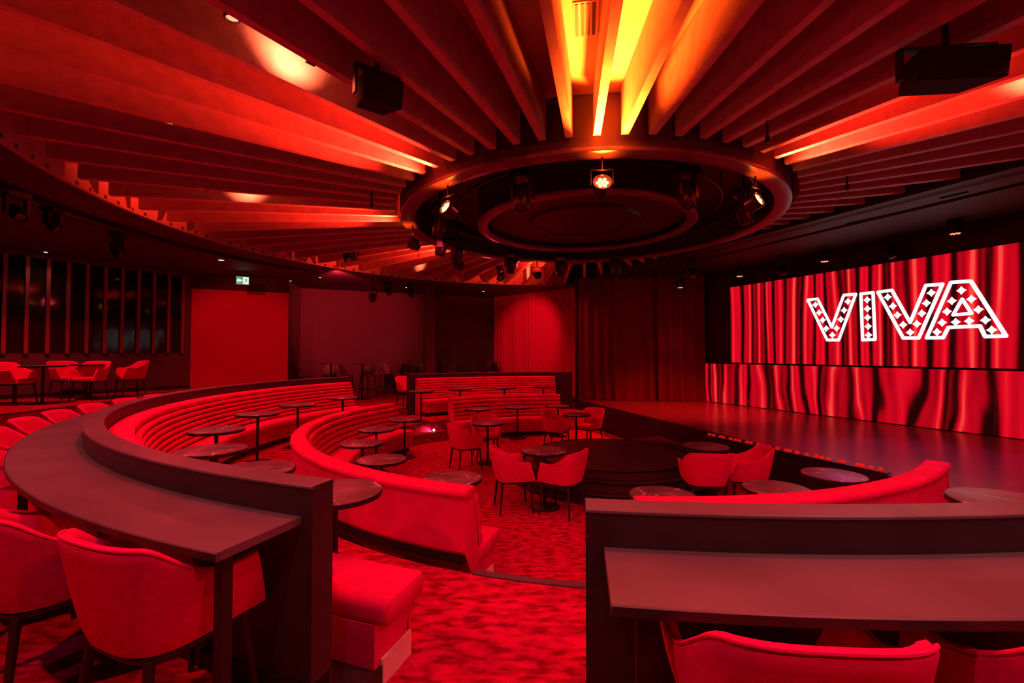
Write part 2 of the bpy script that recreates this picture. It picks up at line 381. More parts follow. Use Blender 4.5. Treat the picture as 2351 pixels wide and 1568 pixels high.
for k_, pts in LET.items():
    g = stroke(k_.split('.')[0], pts, .058, lu, yl)
    if k_ == 'letter_a': stroke('letter_counter', [(1525, 268), (1612, 400), (1442, 414)], .052, g, yl)
    for sx in STARS[k_]:
        s_, z_ = zz(sx); q = .074; v = []
        for i in range(16):
            a = i * math.pi / 8; r_ = q * (1.0 if i % 4 == 0 else (.68 if i % 4 in (1, 3) else .60))
            v.append((s_ + r_ * math.cos(a) * .95, yl, z_ + r_ * math.sin(a)))
        obj('bulb_star', mesh('bulb_star', v, [tuple(range(16))]), 'ledwhite', g)

# ------------------------------------------------------------------ walls
def wallquad(pts, z0, z1, th=.15, out=None):
    a = Vector((*pts[0], 0)); b = Vector((*pts[1], 0)); d = (b - a).normalized(); q = Vector((-d.y, d.x, 0)) * th
    if out is not None and q.dot(out) < 0: q = -q
    return MB().prism([a[:2], b[:2], (b + q)[:2], (a + q)[:2]], z0, z1)
# left wall with glass panels between upright slats
ZW = 9.7; ux = lambda t: Vector((ZW * (-1.104 + .01727 * t), ZW * (1 + .03 * t), 0))
wd = (ux(10) - ux(0)).normalized(); wn = Vector((wd.y, -wd.x, 0))       # wn points into the room
wl = struct('wall_left', wallquad((ux(-9)[:2], ux(10.7)[:2]), Z2, HS + .02, .2, -wn).mesh('wall_left'), 'wall')
sp = (ux(1) - ux(0)).length
slm = MB().box((-.032, -.004, 2.0), (.032, .07, 4.1)).mesh('slat')
gpm = MB().box((-sp / 2 + .034, 0, 2.01), (sp / 2 - .034, .012, 4.09)).mesh('glass_panel')
capm = MB().box((-.036, -.004, 1.965), (.036, .074, 1.998)).mesh('slat_foot')
wa = math.atan2(wd.y, wd.x)
wa_in = wa if Vector((-math.sin(wa), math.cos(wa), 0)).dot(wn) > 0 else wa + math.pi
for t in range(-6, 11):
    s = obj('slat', slm, 'slat', wl, ux(t), wa_in); obj('slat_foot', capm, 'black', s)
    if t < 10: obj('glass_panel', gpm, 'glass', wl, ux(t + .5), wa_in)
kb = MB(); a = ux(-9) + wn * .0; b = ux(10.7)
kb.prism([a[:2], b[:2], (b + wn * .02)[:2], (a + wn * .02)[:2]], Z2 + .5, 1.12)
struct('baseboard_left', kb.mesh('baseboard'), 'black', wl)
# red fabric wall, its lintel, and the return
rA = ux(10.7); rB = rA + NL * 2.425; back = Vector((-NL.y, NL.x, 0))
struct('wall_red', wallquad((rA[:2], rB[:2]), Z2, 3.80, .3, back).mesh('wall_red'), 'redwall')
struct('trim_6', wallquad(((rA - NL * .05)[:2], (rB + NL * .02)[:2]), 3.80, HS, .3, back).mesh('lintel'), 'soffit').location = (-back * .02)
BW0 = Vector((-7.22, 15.5, 0)); BW1 = BW0 + NL * 7.15
struct('wall_return', wallquad(((rB + back * .3)[:2], (BW0 + NL * .1)[:2]), Z2, HS, .2, -NL).mesh('wall_return'), 'wall')
struct('wall_back', wallquad(((BW0 - NL * .3)[:2], BW1[:2]), Z2, HS + .02, .2, back).mesh('wall_back'), 'wall')
cA = PD(989, 700, 15.0)
colo = struct('column', MB().prism([(cA.x - .17, cA.y - .05), (cA.x + .15, cA.y + .05), (cA.x + .05, cA.y + .3), (cA.x - .27, cA.y + .2)], Z2, HC).mesh('column'), 'wall')
# wall behind the camera and to its right, closing the room
struct('wall_rear', MB().box((-14, -4.2, -.1), (16, -4.0, 4.8)).mesh('wall_rear'), 'wall')
struct('wall_side', MB().box((-14, -4.0, -.1), (-13.8, 6.6, 4.8)).mesh('wall_side'), 'wall')

# curtains
def curtain(name, a, b, z0, z1, amp, period, mt, label, seed, puddle=0.0):
    rnd = random.Random(seed); a = Vector((a[0], a[1], 0)); b = Vector((b[0], b[1], 0)); d = b - a; L = d.length; d.normalize(); q = Vector((-d.y, d.x, 0))
    n = int(L / period * 8); rows = 9; v = []; f = []
    ph = 0; offs = []
    for i in range(n + 1):
        ph += 2 * math.pi / 8 * rnd.uniform(.72, 1.28); offs.append((math.sin(ph), .6 + .4 * math.sin(ph * .23 + seed)))
    for side in (0, 1):
        for j in range(rows + 1):
            z = z0 + (z1 - z0) * j / rows; g = 1 - .55 * j / rows
            for i in range(n + 1):
                s = L * i / n; o_, m_ = offs[i]
                w_ = o_ * amp * m_ * g + (.04 * math.sin(s * 1.9 + seed) * g) + (puddle * (1 if j == 0 else 0) * (.5 + .5 * o_)) + side * .012
                p = a + d * s - q * w_; v.append((p.x, p.y, z))
    N = (rows + 1) * (n + 1)
    for side in (0, 1):
        for j in range(rows):
            for i in range(n):
                k = side * N + j * (n + 1) + i; qd = (k, k + 1, k + n + 2, k + n + 1); f.append(qd if side == 0 else qd[::-1])
    o = obj(name, mesh(name, v, f, True), mt); tag(o, label, 'curtain'); return o
curtain('curtain', (-.68, 18.1), (2.22, 15.3), Z2 + .01, HS, .05, .17, 'curtain', 'bright red pleated curtain hanging behind the far banquette wall', 3, .05)
curtain('curtain', (1.95, 13.45), (3.0, 13.35), ZS + .01, HS, .07, .26, 'darkcurtain', 'dark red stage drape nearest the bright red curtain', 5, .04)
curtain('curtain', (2.95, 13.28), (4.2, 13.2), ZS + .01, HS, .08, .32, 'darkcurtain', 'dark red stage drape in the middle of three', 9, .05)
curtain('curtain', (4.15, 13.12), (5.42, 13.0), ZS + .01, HS, .08, .30, 'darkcurtain', 'dark red stage drape beside the LED screens', 12, .05)
struct('wall_stage', MB().prism([(1.9, 13.75), (6.2, 13.5), (6.2, 13.7), (1.9, 13.95)], Z2, HS).mesh('wall_stage'), 'black')
# black bulkhead above and behind the LED wall
bk = LED0 + NL * .16
struct('wall_led', wallquad(((bk - UL * 1.3)[:2], (bk + UL * 16)[:2]), ZS, HS, .2, NL).mesh('wall_led'), 'black')

# ------------------------------------------------------------------ ceiling
CUT = 3.27
ceil = struct('ceiling', MB().lathe([(2.9, HC), (RREC, HC), (RREC, HC + .05), (2.9, HC + .05)], 128, ring=True).mesh('ceiling'), 'recess'); ceil.location = C
ring = obj('rose_drum', autosmooth(MB().lathe([(2.90, HL + .045), (2.96, HL + .045), (2.96, HC), (2.90, HC)], 128, ring=True).mesh('rose_drum')), 'soffit', ceil)
recw = obj('recess_wall', autosmooth(MB().arc(rect(RREC, RREC + .06, HS - .02, HC + .03), -245, 115, 160).mesh('recess_wall')), 'recess', ceil)
obj('rose_lip', autosmooth(MB().arc(rrect(2.76, 2.975, HL - .004, HL + .05, .012, 2), -180, 180, 160).mesh('rose_lip')), 'rose', ceil)
obj('rose_trench', autosmooth(MB().lathe([(2.76, HL + .04), (2.76, HC - .06), (1.76, HC - .06), (1.76, HL + .03), (1.72, HL + .03), (1.72, HC - .02), (2.80, HC - .02), (2.80, HL + .04)], 96, ring=True).mesh('rose_trench')), 'rosedark', ceil)
obj('rose_inner_ring', autosmooth(MB().arc(rrect(1.60, 1.77, HL - .004, HL + .05, .012, 2), -180, 180, 120).mesh('rose_inner_ring')), 'rose', ceil)
obj('rose_disc', autosmooth(MB().lathe([(0, HL + .10), (.78, HL + .10), (.80, HL + .07), (.90, HL + .07), (.92, HL + .12), (1.62, HL + .12), (1.62, HL + .18), (0, HL + .18)], 96).mesh('rose_disc'), 30), 'rosedark', ceil)
# rafters: one mesh for each length, shared
NR = 69; D0 = 360.0 / NR; PH = -6.42
full = MB().box((-.0375, -ROUT, HR), (.0375, -RIN, HC)).mesh('rafter')
for i in range(NR):
    th = PH + D0 * i; a = R(th); dirv = Vector((math.sin(a), -math.cos(a), 0)); dn = dirv.dot(NL)
    rmax = ROUT if dn <= 1e-6 else min(ROUT, CUT / dn)
    if rmax < RIN + .05: continue
    me = full
    if rmax < ROUT - .01:
        me = MB().box((-.0375, -rmax, HR), (.0375, -RIN, HC)).mesh('rafter')
    obj('rafter', me, 'rafter', ceil, (0, 0, 0), a)
# soffit outside the recess, with a trough for lighting bars on the left, and the black ceiling over the stage
sof = MB()
sof.arc(rect(RREC + .0, 7.9, HS, HS + .05), -245, -55, 120); sof.arc(rect(8.35, 17.5, HS, HS + .05), -125, -55, 60); sof.arc(rect(7.9, 17.5, HS, HS + .05), -245, -125, 60)
sof.arc(rect(RREC, 17.5, HS, HS + .05), -55, 115, 90)
sof.arc(rect(7.88, 7.92, HS, HS + .5), -125, -55, 60); sof.arc(rect(8.33, 8.37, HS, HS + .5), -125, -55, 60); sof.arc(rect(7.88, 8.4, HS + .5, HS + .55), -125, -55, 60)
so = struct('ceiling', sof.mesh('ceiling_soffit'), 'soffit'); so.location = C
aa = math.degrees(math.acos(CUT / RREC)); th0 = math.degrees(math.atan2(NL.x, -NL.y))
seg = [pol(RREC + .05, th0 - aa + 2 * aa * i / 24, 0, Vector((0, 0, 0)))[:2] for i in range(25)]
so2 = struct('ceiling', MB().prism(seg, HS + .001, HS + .05).mesh('ceiling_stage'), 'black'); so2.location = C
bh = MB(); hw_ = math.sqrt(RREC ** 2 - CUT ** 2); a = NL * CUT - UL * hw_; b = NL * CUT + UL * hw_; c_ = NL * .06
bh.prism([a[:2], b[:2], (b + c_)[:2], (a + c_)[:2]], HS - .06, HC)
q = obj('bulkhead', bh.mesh('bulkhead'), 'black', so2)

# ================================================================== SEATING
def wall_bar(t0, t1, label, clabel, cf0=None, cf1=None, legs=()):
    mid = (t0 + t1) / 2; B = pol(6.02, mid, Z2); off = Vector((C.x - B.x, C.y - B.y, -Z2)); n = max(12, int(abs(t1 - t0) / 1.5))
    w_ = thing('bar_wall', label, 'low wall', B)
    obj('panel', autosmooth(MB().arc(rrect(5.96, 6.08, Z1, 1.45, .004, 1), t0, t1, n).mesh('panel')), 'panel', w_, off)
    obj('top_cap', autosmooth(MB().arc(rrect(5.955, 6.085, 1.438, 1.452, .003, 1), t0, t1, n).mesh('top_cap')), 'counter', w_, off)
    obj('plinth', MB().arc(rect(5.97, 6.09, Z2 + .001, Z2 + .09), t0 - .0, t1 + .0, n).mesh('plinth'), 'black', w_, off)
    if cf0 is not None:
        c_ = thing('bar_counter', clabel, 'counter', pol(6.27, mid, Z2))
        off2 = Vector((C.x - c_.location.x, C.y - c_.location.y, -Z2))
        obj('worktop', autosmooth(MB().arc(rrect(6.075, 6.455, 1.29, 1.322, .004, 1), cf0, cf1, n).mesh('worktop')), 'counter', c_, off2)
        obj('worktop_edge', autosmooth(MB().arc(rect(6.445, 6.457, 1.292, 1.318), cf0, cf1, n).mesh('worktop_edge')), 'velvet' if False else 'panel', c_, off2)
        for th in legs:
            p = pol(6.40, th, 0) - pol(6.27, mid, 0)
            obj('leg', MB().box((-.02, -.02, .0), (.02, .02, 1.29 - Z2)).mesh('leg'), 'metal', c_, (p.x, p.y, 0), R(th))
wall_bar(-122.8, -19.4, 'long curved dark bar wall on the left behind the striped banquette', 'curved dark grey counter along the left bar wall', -120, -19.95, (-20.25, -38, -54, -70, -86, -102, -118))
wall_bar(-185.5, -139.0, 'curved dark bar wall at the far side before the red curtain', 'dark counter behind the far bar wall', -182, -141, (-142.5, -160, -180))
wall_bar(-8.9, 34, 'curved dark bar wall in the right foreground', 'curved dark grey counter in the right foreground', -8.3, 30, (-7.5, 3.2, 12, 21, 29))

def roll(r0, z0, r1, z1, bulge, n=6):           # cross-section of one channel between two points of a face (bulging inwards)
    d = Vector((r1 - r0, z1 - z0)); L = d.length; d.normalize(); nrm = Vector((-d.y, d.x))
    if nrm.x > 0: nrm = -nrm
    pts = []
    for i in range(n + 1):
        a = math.pi * i / n; s = L * (.5 - .5 * math.cos(a)); b = bulge * math.sin(a) ** .7
        p = Vector((r0, z0)) + d * s + nrm * b; pts.append((p.x, p.y))
    pts.append((r1 + .03, z1)); pts.append((r0 + .03, z0)); return pts
def banquette(t0, t1, label, ro, zf, ztop, zouter, rs, nroll, seg, pal_end=None, openback=False, short=0.0):
    """ro outer radius of the back, zf floor of the seat side, zouter floor on the far side of the back, rs seat front radius"""
    mid = (t0 + t1) / 2; B = pol((ro + rs) / 2, mid, zf); off = Vector((C.x - B.x, C.y - B.y, -zf)); n = max(8, int(abs(t1 - t0) / 2))
    t = thing('banquette', label, 'banquette', B)
    zs = zf + .43; rt = ro - .19; rb = ro - .30
    core = [(ro - .015, zouter + .10), (ro - .015, ztop - .06), (rt + .02, ztop - .06), (rb + .02, zs - .1), (rb + .02, zf + .02)]
    if not openback: core = [(ro - .015, zf + .02)] + core[1:]
    obj('back_panel', autosmooth(MB().arc(core[::-1], t0 + .15, t1 - .15 - short, n).mesh('back_panel'), 30), 'velvet', t, off)
    # seams divide rolls, cap and seat into equal lengths
    k = max(1, round(abs(t1 - t0) / seg)); ds = (t1 - t0) / k; g = .05
    ns = max(3, int(ds / 2))
    cap = autosmooth(MB().arcr(rrect(rt - .01, ro, ztop - .075, ztop, .034, 3), g * .5, ds - g * .5, ns, .012, 1.0 / rs).mesh('back_cap'), 60)
    seat = autosmooth(MB().arcr(rrect(rs, rb + .05, zs - .13, zs, .045, 3), g * .3, ds - g * .3, ns, .026, 1.6 / rs).mesh('seat'), 60)
    rolls = []
    zb0 = zs + .005; zb1 = ztop - .075
    for i in range(nroll):
        a = (i + .06) / nroll; b = (i + .94) / nroll
        rolls.append(autosmooth(MB().arc(roll(rb + (rt - rb) * a, zb0 + (zb1 - zb0) * a, rb + (rt - rb) * b, zb0 + (zb1 - zb0) * b, .05)[::-1], g, ds - g, ns).mesh('back_roll'), 50))
    fr = []
    zf0 = zf + .10; zf1 = zs - .13
    for i in range(3):
        a = i / 3; b = (i + 1) / 3
        fr.append(autosmooth(MB().arc(roll(rs + .075 - .04 * a, zf0 + (zf1 - zf0) * a, rs + .075 - .04 * b, zf0 + (zf1 - zf0) * b, .020)[::-1], g, (t1 - t0 - 1.2) / k - g, ns).mesh('front_roll'), 50))
    body = MB().arc(rect(rs + .08, rb + .05, zf + .09, zs - .12), t0 + .65, t1 - .65, n).mesh('seat_body'); obj('seat_body', body, 'velvet', t, off)
    for i in range(k):
        rz = R(t0 + ds * i)
        obj('seat', seat, 'velvet', t, off, rz)
        for m_ in fr: obj('front_roll', m_, 'velvet', t, off, R(t0 + .6 + (t1 - t0 - 1.2) / k * i))
    k = max(1, round(abs(t1 - short - t0) / seg)); ds2 = (t1 - short - t0) / k
    if short:
        ns = max(3, int(ds2 / 2)); cap = autosmooth(MB().arcr(rrect(rt - .01, ro, ztop - .075, ztop, .034, 3), g * .5, ds2 - g * .5, ns, .012, 1.0 / rs).mesh('back_cap'), 60); rolls = []
        for i in range(nroll):
            a = (i + .06) / nroll; b = (i + .94) / nroll
            rolls.append(autosmooth(MB().arc(roll(rb + (rt - rb) * a, zb0 + (zb1 - zb0) * a, rb + (rt - rb) * b, zb0 + (zb1 - zb0) * b, .05)[::-1], g, ds2 - g, ns).mesh('back_roll'), 50))
    for i in range(k):
        rz = R(t0 + ds2 * i)
        obj('back_cap', cap, 'velvet', t, off, rz)
        for m_ in rolls: obj('back_roll', m_, 'velvet', t, off, rz)
    obj('kick_plinth', MB().arc(rect(rs + .12, ro - .06, zf + .0, zf + .10), t0 + .5, t1 - .5, n).mesh('kick_plinth'), 'black', t, off)
    if openback: obj('rear_kick', MB().arc(rect(ro - .2, ro - .03, zouter + .001, zouter + .10), t0 + .2, t1 - .2, n).mesh('rear_kick'), 'black', t, off)
    if pal_end is not None:
        for (ra, rb_) in pal_end:
            o = obj('plinth_end', MB().arc(rect(ra, rb_, zf + .002, zf + .13), t1 - .62, t1 - .45, 2).mesh('plinth_end'), 'timber', t, off); o['label'] = 'pale raw timber plinth end'
    return t
# outer banquettes on tier 1 (against the bar walls)
banquette(-121.6, -18.4, 'long red channelled banquette along the left bar wall', 5.955, Z1, 1.335, Z1, 5.32, 7, 10.3, [(5.40, 5.66)], False, 3.9)
banquette(-180.6, -140.6, 'far red channelled banquette against the far bar wall', 5.955, Z1, 1.335, Z1, 5.32, 7, 10.0)
banquette(-8.2, 33, 'red banquette tucked behind the right foreground bar wall', 5.955, Z1, 1.335, Z1, 5.32, 7, 10.3)
# inner banquettes around the pit
banquette(-119.6, -20.8, 'curved red banquette with smooth velvet outer back beside the near aisle', 4.385, 0, .945, Z1, 3.66, 5, 12.45, [(3.76, 3.95)], True)
banquette(-180.5, -141.3, 'red channelled banquette across the far side of the pit', 4.385, 0, .945, Z1, 3.66, 5, 13.0, None, True)
banquette(-4.1, 44.0, 'curved red banquette behind the right foreground bar wall', 4.385, 0, .945, Z1, 3.66, 5, 15.0, None, True)

# ------------------------------------------------------------------ tables
top_m = autosmooth(MB().lathe([(0, .7255), (.284, .7255), (.291, .728), (.292, .733), (.289, .7365), (.285, .738), (0, .738)], 56).mesh('tabletop'), 30)
edge_m = autosmooth(MB().lathe([(.20, .702), (.294, .702), (.2955, .706), (.2955, .7265), (.20, .7265)], 56).mesh('edge_band'), 30)
colm = autosmooth(MB().lathe([(.021, .012), (.021, .70), (.09, .70), (.09, .706), (0, .706)], 16).mesh('column'), 30)
basem = autosmooth(MB().lathe([(0, 0), (.205, 0), (.21, .004), (.208, .010), (.05, .018), (.03, .03), (0, .03)], 40).mesh('base'), 30)
def table(p, z, label, s=1.0, group=None):
    d = Vector((p.x - C.x, p.y - C.y, 0)); lim = {Z1: 5.2, 0: 3.53}.get(z)      # the base plate stays clear of the banquette plinth
    if lim and d.length > lim: d = d.normalized() * lim; p = Vector((C.x + d.x, C.y + d.y, z))
    t = thing('bistro_table', label, 'table', (p.x, p.y, z), random.uniform(0, 6), group)
    obj('tabletop', top_m, 'marble', t); obj('edge_band', edge_m, 'metal', t); obj('column', colm, 'metal', t); obj('base', basem, 'metal', t)
    if s != 1.0:
        for c in t.children: c.scale = (s, s, 1)
    return t
TZ = .738
for x, y, z, lb in [
    (466, 1033, Z1, 'round dark table second nearest along the left banquette, over the counter bend'),
    (497, 985, Z1, 'round dark table third from the near end of the left banquette'),
    (592, 948, Z1, 'round dark table midway along the left striped banquette'),
    (684, 928, Z1, 'round dark table left of the smooth curved banquette top'),
    (787, 912, Z1, 'round dark table at the far end of the left striped banquette'),
    (967, 897, Z1, 'round dark table at the left end of the far banquette'),
    (1056, 892, Z1, 'second round dark table from the left along the far banquette'),
    (1158, 889, Z1, 'third round dark table from the left along the far banquette'),
    (1247, 887, Z1, 'rightmost round dark table along the far banquette'),
    (929, 962, 0, 'round dark table at the step end of the curved inner banquette'),
    (864, 984, 0, 'round dark table inside the bend of the inner banquette, between two lower ones'),
    (832, 1016, 0, 'round dark table deepest in the bend of the inner banquette'),
    (876, 1053, 0, 'low looking round marble table over the inner banquette back'),
    (1040, 1096, 0, 'round marble table half hidden by the near end of the inner banquette'),
    (1097, 938, 0, 'left round table before the far pit banquette'),
    (1188, 934, 0, 'middle round table before the far pit banquette'),
    (1281, 931, 0, 'right round table before the far pit banquette'),
    (1120, 970, 0, 'round table between the two left pit chairs'),
    (1250, 1033, 0, 'round marble table between the two nearest pit chairs'),
    (1323, 950, 0, 'round table between the two chairs beside the black platform'),
    (1620, 1023, 0, 'round dark table at the stage edge between two chairs'),
    (1522, 1136, 0, 'round marble table showing above the left end of the right red banquette'),
    (1783, 1120, 0, 'round marble table showing above the middle of the right red banquette'),
    (1968, 1098, 0, 'round purple lit marble table beside the stage edge channel')]:
    table(P(x, y, z + TZ), z, lb)
table(P(583, 1076, Z1 + TZ), Z1, 'round veined marble table cut by the left bar wall top')
table(P(750, 1133, Z1 + TZ), Z1, 'large near round marble table at the end of the left bar wall')
table(P(2320, 1150, Z1 + TZ), Z1, 'round pink marble table at the right edge behind the bar wall')

# ------------------------------------------------------------------ chairs
def superU(w, b, yf, t):
    """t in -1..1; 0 = middle of the back (-y); |t| > .62 = arms"""
    s = 1 if t >= 0 else -1; k = abs(t)
    if k <= .62:
        a = k / .62 * math.pi / 2; e = 2 / 3.0
        return Vector((s * w * abs(math.sin(a)) ** e, -b * abs(math.cos(a)) ** e, 0))
    q = (k - .62) / .38
    return Vector((s * (w - .012 * q), yf * q, 0))
def zrim(t):
    k = abs(t)
    if k < .30: return .80 - .012 * (k / .3) ** 2
    if k < .70: q = (k - .30) / .40; q = q * q * (3 - 2 * q); return .788 - .152 * q
    return .636 + .010 * (k - .70) / .3
def shell_mesh():
    N = 44; v = []; f = []; rim = []
    for i in range(N + 1):
        t = -1 + 2 * i / N; zr = zrim(t); sec = []
        k = abs(t); sl = max(0, (k - .62) / .38)
        def outp(u, inset):
            e = u ** .75; hs = (zr - .40) / .40
            w_ = .232 + .066 * e - inset; b_ = .215 + (.075 + .03 * max(0, hs - .6)) * e * (1.0) - inset; yf = .25 - .085 * u
            p = superU(w_, b_, yf, t); p.z = .40 + (zr - .40) * u; return p
        for u in (0, .12, .3, .5, .7, .88, .965): sec.append(outp(u, 0))
        a = outp(1, 0); b = outp(1, .045); sec += [a.lerp(b, .15) - Vector((0, 0, .004)), a.lerp(b, .5) + Vector((0, 0, .008)), a.lerp(b, .85) - Vector((0, 0, .004))]
        rim.append(a.lerp(b, .12) + Vector((0, 0, .002)))
        for u in (.93, .8, .6, .4, .2): sec.append(outp(u, .045))
        v += sec; k_ = len(sec)
    for i in range(N):
        for j in range(k_):
            a = i * k_ + j; b = i * k_ + (j + 1) % k_; f.append((a, a + k_, b + k_, b))
    f += [tuple(range(k_)), tuple(N * k_ + j for j in range(k_ - 1, -1, -1))]
    return autosmooth(mesh('shell', v, f), 50), MB().path(rim, .0055, 6)
shell_m, pip = shell_mesh()
pip_m = autosmooth(pip.mesh('piping'))
def slab(w, b, yf, z0, z1, rd, name):
    n = 48; v = []; f = []; prof = [(-rd, z0), (0, z0 + rd), (0, z1 - rd), (-rd * .5, z1 - rd * .3), (-rd * 1.6, z1)]
    for i in range(n):
        a = 2 * math.pi * i / n; e = .55
        cx = abs(math.cos(a)) ** e * (1 if math.cos(a) >= 0 else -1); sy = abs(math.sin(a)) ** e * (1 if math.sin(a) >= 0 else -1)
        for dr, z in prof: v.append((cx * (w + dr), (yf - b) / 2 + sy * ((yf + b) / 2 + dr), z))
    k = len(prof)
    for i in range(n):
        for j in range(k - 1):
            a = i * k + j; b_ = ((i + 1) % n) * k + j; f.append((a, b_, b_ + 1, a + 1))
    f += [tuple(i * k for i in range(n - 1, -1, -1)), tuple(i * k + k - 1 for i in range(n))]
    return autosmooth(mesh(name, v, f), 50)
cush_m = slab(.228, .205, .262, .392, .478, .03, 'seat_cushion')
frame_m = slab(.222, .205, .235, .368, .402, .008, 'frame')
def leg_mesh(top, bot, r0, r1):
    return MB().tube(bot, top, r1, r0, 8).mesh('leg')
leg_ms = [autosmooth(leg_mesh((sx * .178, sy, .385), (sx * .218, sy * 1.22 - .003, 0), .019, .0125)) for sx in (-1, 1) for sy in (.185, -.165)]
def chair_proto(h=0.):
    t = thing('tub_chair', '', 'chair', (0, 0, 0))
    obj('shell', shell_m, 'chair', t); obj('piping', pip_m, 'chair', t); obj('seat_cushion', cush_m, 'chair', t); obj('frame', frame_m, 'leg', t)
    for m_ in leg_ms: obj('leg', m_, 'leg', t)
    return t
CP = None
def chair(p, z, face, label, group=None):
    """face = direction (dx, dy) the sitter looks"""
    global CP
    if CP is None: c = CP = chair_proto()
    else: c = copy_tree(CP)
    c.location = (p[0], p[1], z); c.rotation_euler = (0, 0, math.atan2(-face[0], face[1]))
    c['label'] = label
    if group: c['group'] = group
    elif 'group' in c: del c['group']
    return c
def dirto(p, q): return (q[0] - p[0], q[1] - p[1])
# pit chairs
chair((.01, 5.99), 0, (.97, .2), 'red tub chair facing right at the nearest pit table')
chair((.64, 5.86), 0, (-.81, .55), 'red tub chair seen from behind, right of the nearest pit table')
chair((-.80, 7.98), 0, (.9, .5), 'red tub chair left of the middle pit table, its back to the inner banquette')
chair((-.50, 8.92), 0, (.25, -1), 'red tub chair facing the camera behind the middle pit table')
chair((.92, 9.62), 0, (1, -.5), 'red tub chair facing right beside the black platform')
chair((1.66, 9.98), 0, (-.75, -.7), 'red tub chair facing left at the far edge of the black platform')
chair((2.40, 5.80), 0, (.10, 1), 'red tub chair seen squarely from behind before the stage')
chair((3.02, 5.98), 0, (-1, .22), 'red tub chair turned left at the stage edge')
# bar chairs on the left counter
LB = ['nearest red tub chair under the left counter end', 'second red tub chair from the near end of the left counter',
      'third red tub chair along the left counter, cut by the picture edge', 'fourth red tub chair along the left counter, cut by the picture edge', 'fifth red tub chair along the left counter',
      'red tub chair at the outermost bend of the left counter', 'red tub chair just past the bend of the left counter', 'red tub chair before the carpet steps, past the counter bend',
      'red tub chair whose back shows before the dark riser', 'red tub chair back peeping over the left wall below the small tables', 'red tub chair back peeping over the wall left of the red wall',
      'last red tub chair back showing at the foot of the red wall']
for i, (th, dr) in enumerate([(-23.7, 6.34), (-30.6, 6.42), (-37.2, 6.45), (-43.8, 6.5), (-50.2, 6.5), (-56.8, 6.52), (-63, 6.54), (-68.6, 6.54), (-74.6, 6.54), (-80.6, 6.54), (-86.2, 6.54), (-92.2, 6.54)]):
    p = pol(dr, th); c = chair((p.x, p.y), Z2, dirto(p, C), LB[i], 'chairs along the left bar counter')
for th, lb in ((-4.2, 'near red tub chair under the right counter, seen from behind'), (2.6, 'red tub chair at the bottom right corner under the right counter')):
    p = pol(6.37, th); chair((p.x, p.y), Z2, dirto(p, C), lb, 'chairs along the right bar counter')
p = pol(6.62, -141.6); chair((p.x, p.y), Z2, dirto(p, C), 'red tub chair edge showing at the left end of the far bar wall')
# upper left tier
tA = P(97, 838, Z3 + .74); tA = P(97, 927, Z3); tB = P(207, 915, Z3)
table(tA, Z3, 'round table on the upper left tier nearest the picture edge', 1.15); table(tB, Z3, 'round table on the upper left tier farther along the slatted wall', 1.15)
q = PD(28, 930, tA.y - .15); chair((q.x, tA.y - .12), Z3, (1, .1), 'red tub chair cut by the left edge on the upper tier')
chair((tA.x + .22, tA.y + .75), Z3, (.10, -1), 'red tub chair facing the camera under the slatted wall')
chair((tB.x - .55, tB.y + .05), Z3, (1, -.35), 'red tub chair between the two upper tier tables')
chair((tB.x + .50, tB.y + .45), Z3, (-.6, -1), 'rightmost red tub chair on the upper left tier')

# back bar: tall tables and grey stools in the dark
ttop = autosmooth(MB().lathe([(0, 1.10), (.31, 1.10), (.315, 1.104), (.315, 1.125), (.31, 1.13), (0, 1.13)], 40).mesh('tabletop'), 30)
tcol = autosmooth(MB().lathe([(.028, .01), (.028, 1.10)], 14).mesh('column')); tbase = autosmooth(MB().lathe([(0, 0), (.23, 0), (.232, .01), (.05, .022), (0, .022)], 36).mesh('base'), 30)
def tall(p, label):
    t = thing('bar_table', label, 'table', (p.x, p.y, Z2)); obj('tabletop', ttop, 'marble', t); obj('column', tcol, 'metal', t); obj('base', tbase, 'metal', t); return t
def stool_proto():
    t = thing('bar_stool', '', 'stool', (0, 0, 0))
    v = []; f = []; N = 20; rows = 6
    for s_ in (0, 1):
        for i in range(N + 1):
            a = R(-100 + 200 * i / N)
            for j in range(rows + 1):
                u = j / rows; rr = .20 + .03 * u - .03 * s_; hh = .36 * (max(0.0, math.cos(a)) ** .35) if abs(a) < math.pi / 2 else 0.02
                hh = max(.03, hh); v.append((rr * math.sin(a), -rr * math.cos(a) * 1.0, .76 + hh * u))
    n1 = (N + 1) * (rows + 1)
    for s_ in (0, 1):
        for i in range(N):
            for j in range(rows):
                k = s_ * n1 + i * (rows + 1) + j; qd = (k, k + rows + 1, k + rows + 2, k + 1); f.append(qd if s_ == 0 else qd[::-1])
    for i in range(N):
        k = i * (rows + 1) + rows; f.append((k, k + rows + 1, k + rows + 1 + n1, k + n1))
    obj('backrest', mesh('backrest', v, f, True), 'stool', t)
    obj('seat', slab(.20, .19, .20, .70, .775, .025, 'stool_seat'), 'stool', t)
    for sx in (-1, 1):
        for sy in (-1, 1): obj('leg', MB().tube((sx * .21, sy * .21, 0), (sx * .15, sy * .15, .71), .011, .014, 8).mesh('leg'), 'metal', t)
    q = .185; obj('footrest', MB().path([(-q, -q, .28), (q, -q, .28), (q, q, .28), (-q, q, .28)], .009, 6, True).mesh('footrest'), 'metal', t)
    return t
SP = None
def stool(p, face, label):
    global SP
    if SP is None: c = SP = stool_proto()
    else: c = copy_tree(SP)
    c.location = (p[0], p[1], Z2); c.rotation_euler = (0, 0, math.atan2(-face[0], face[1])); c['label'] = label; c['group'] = 'grey bar stools along the back wall'
def PB(x, Y): return PD(x, 835, Y)
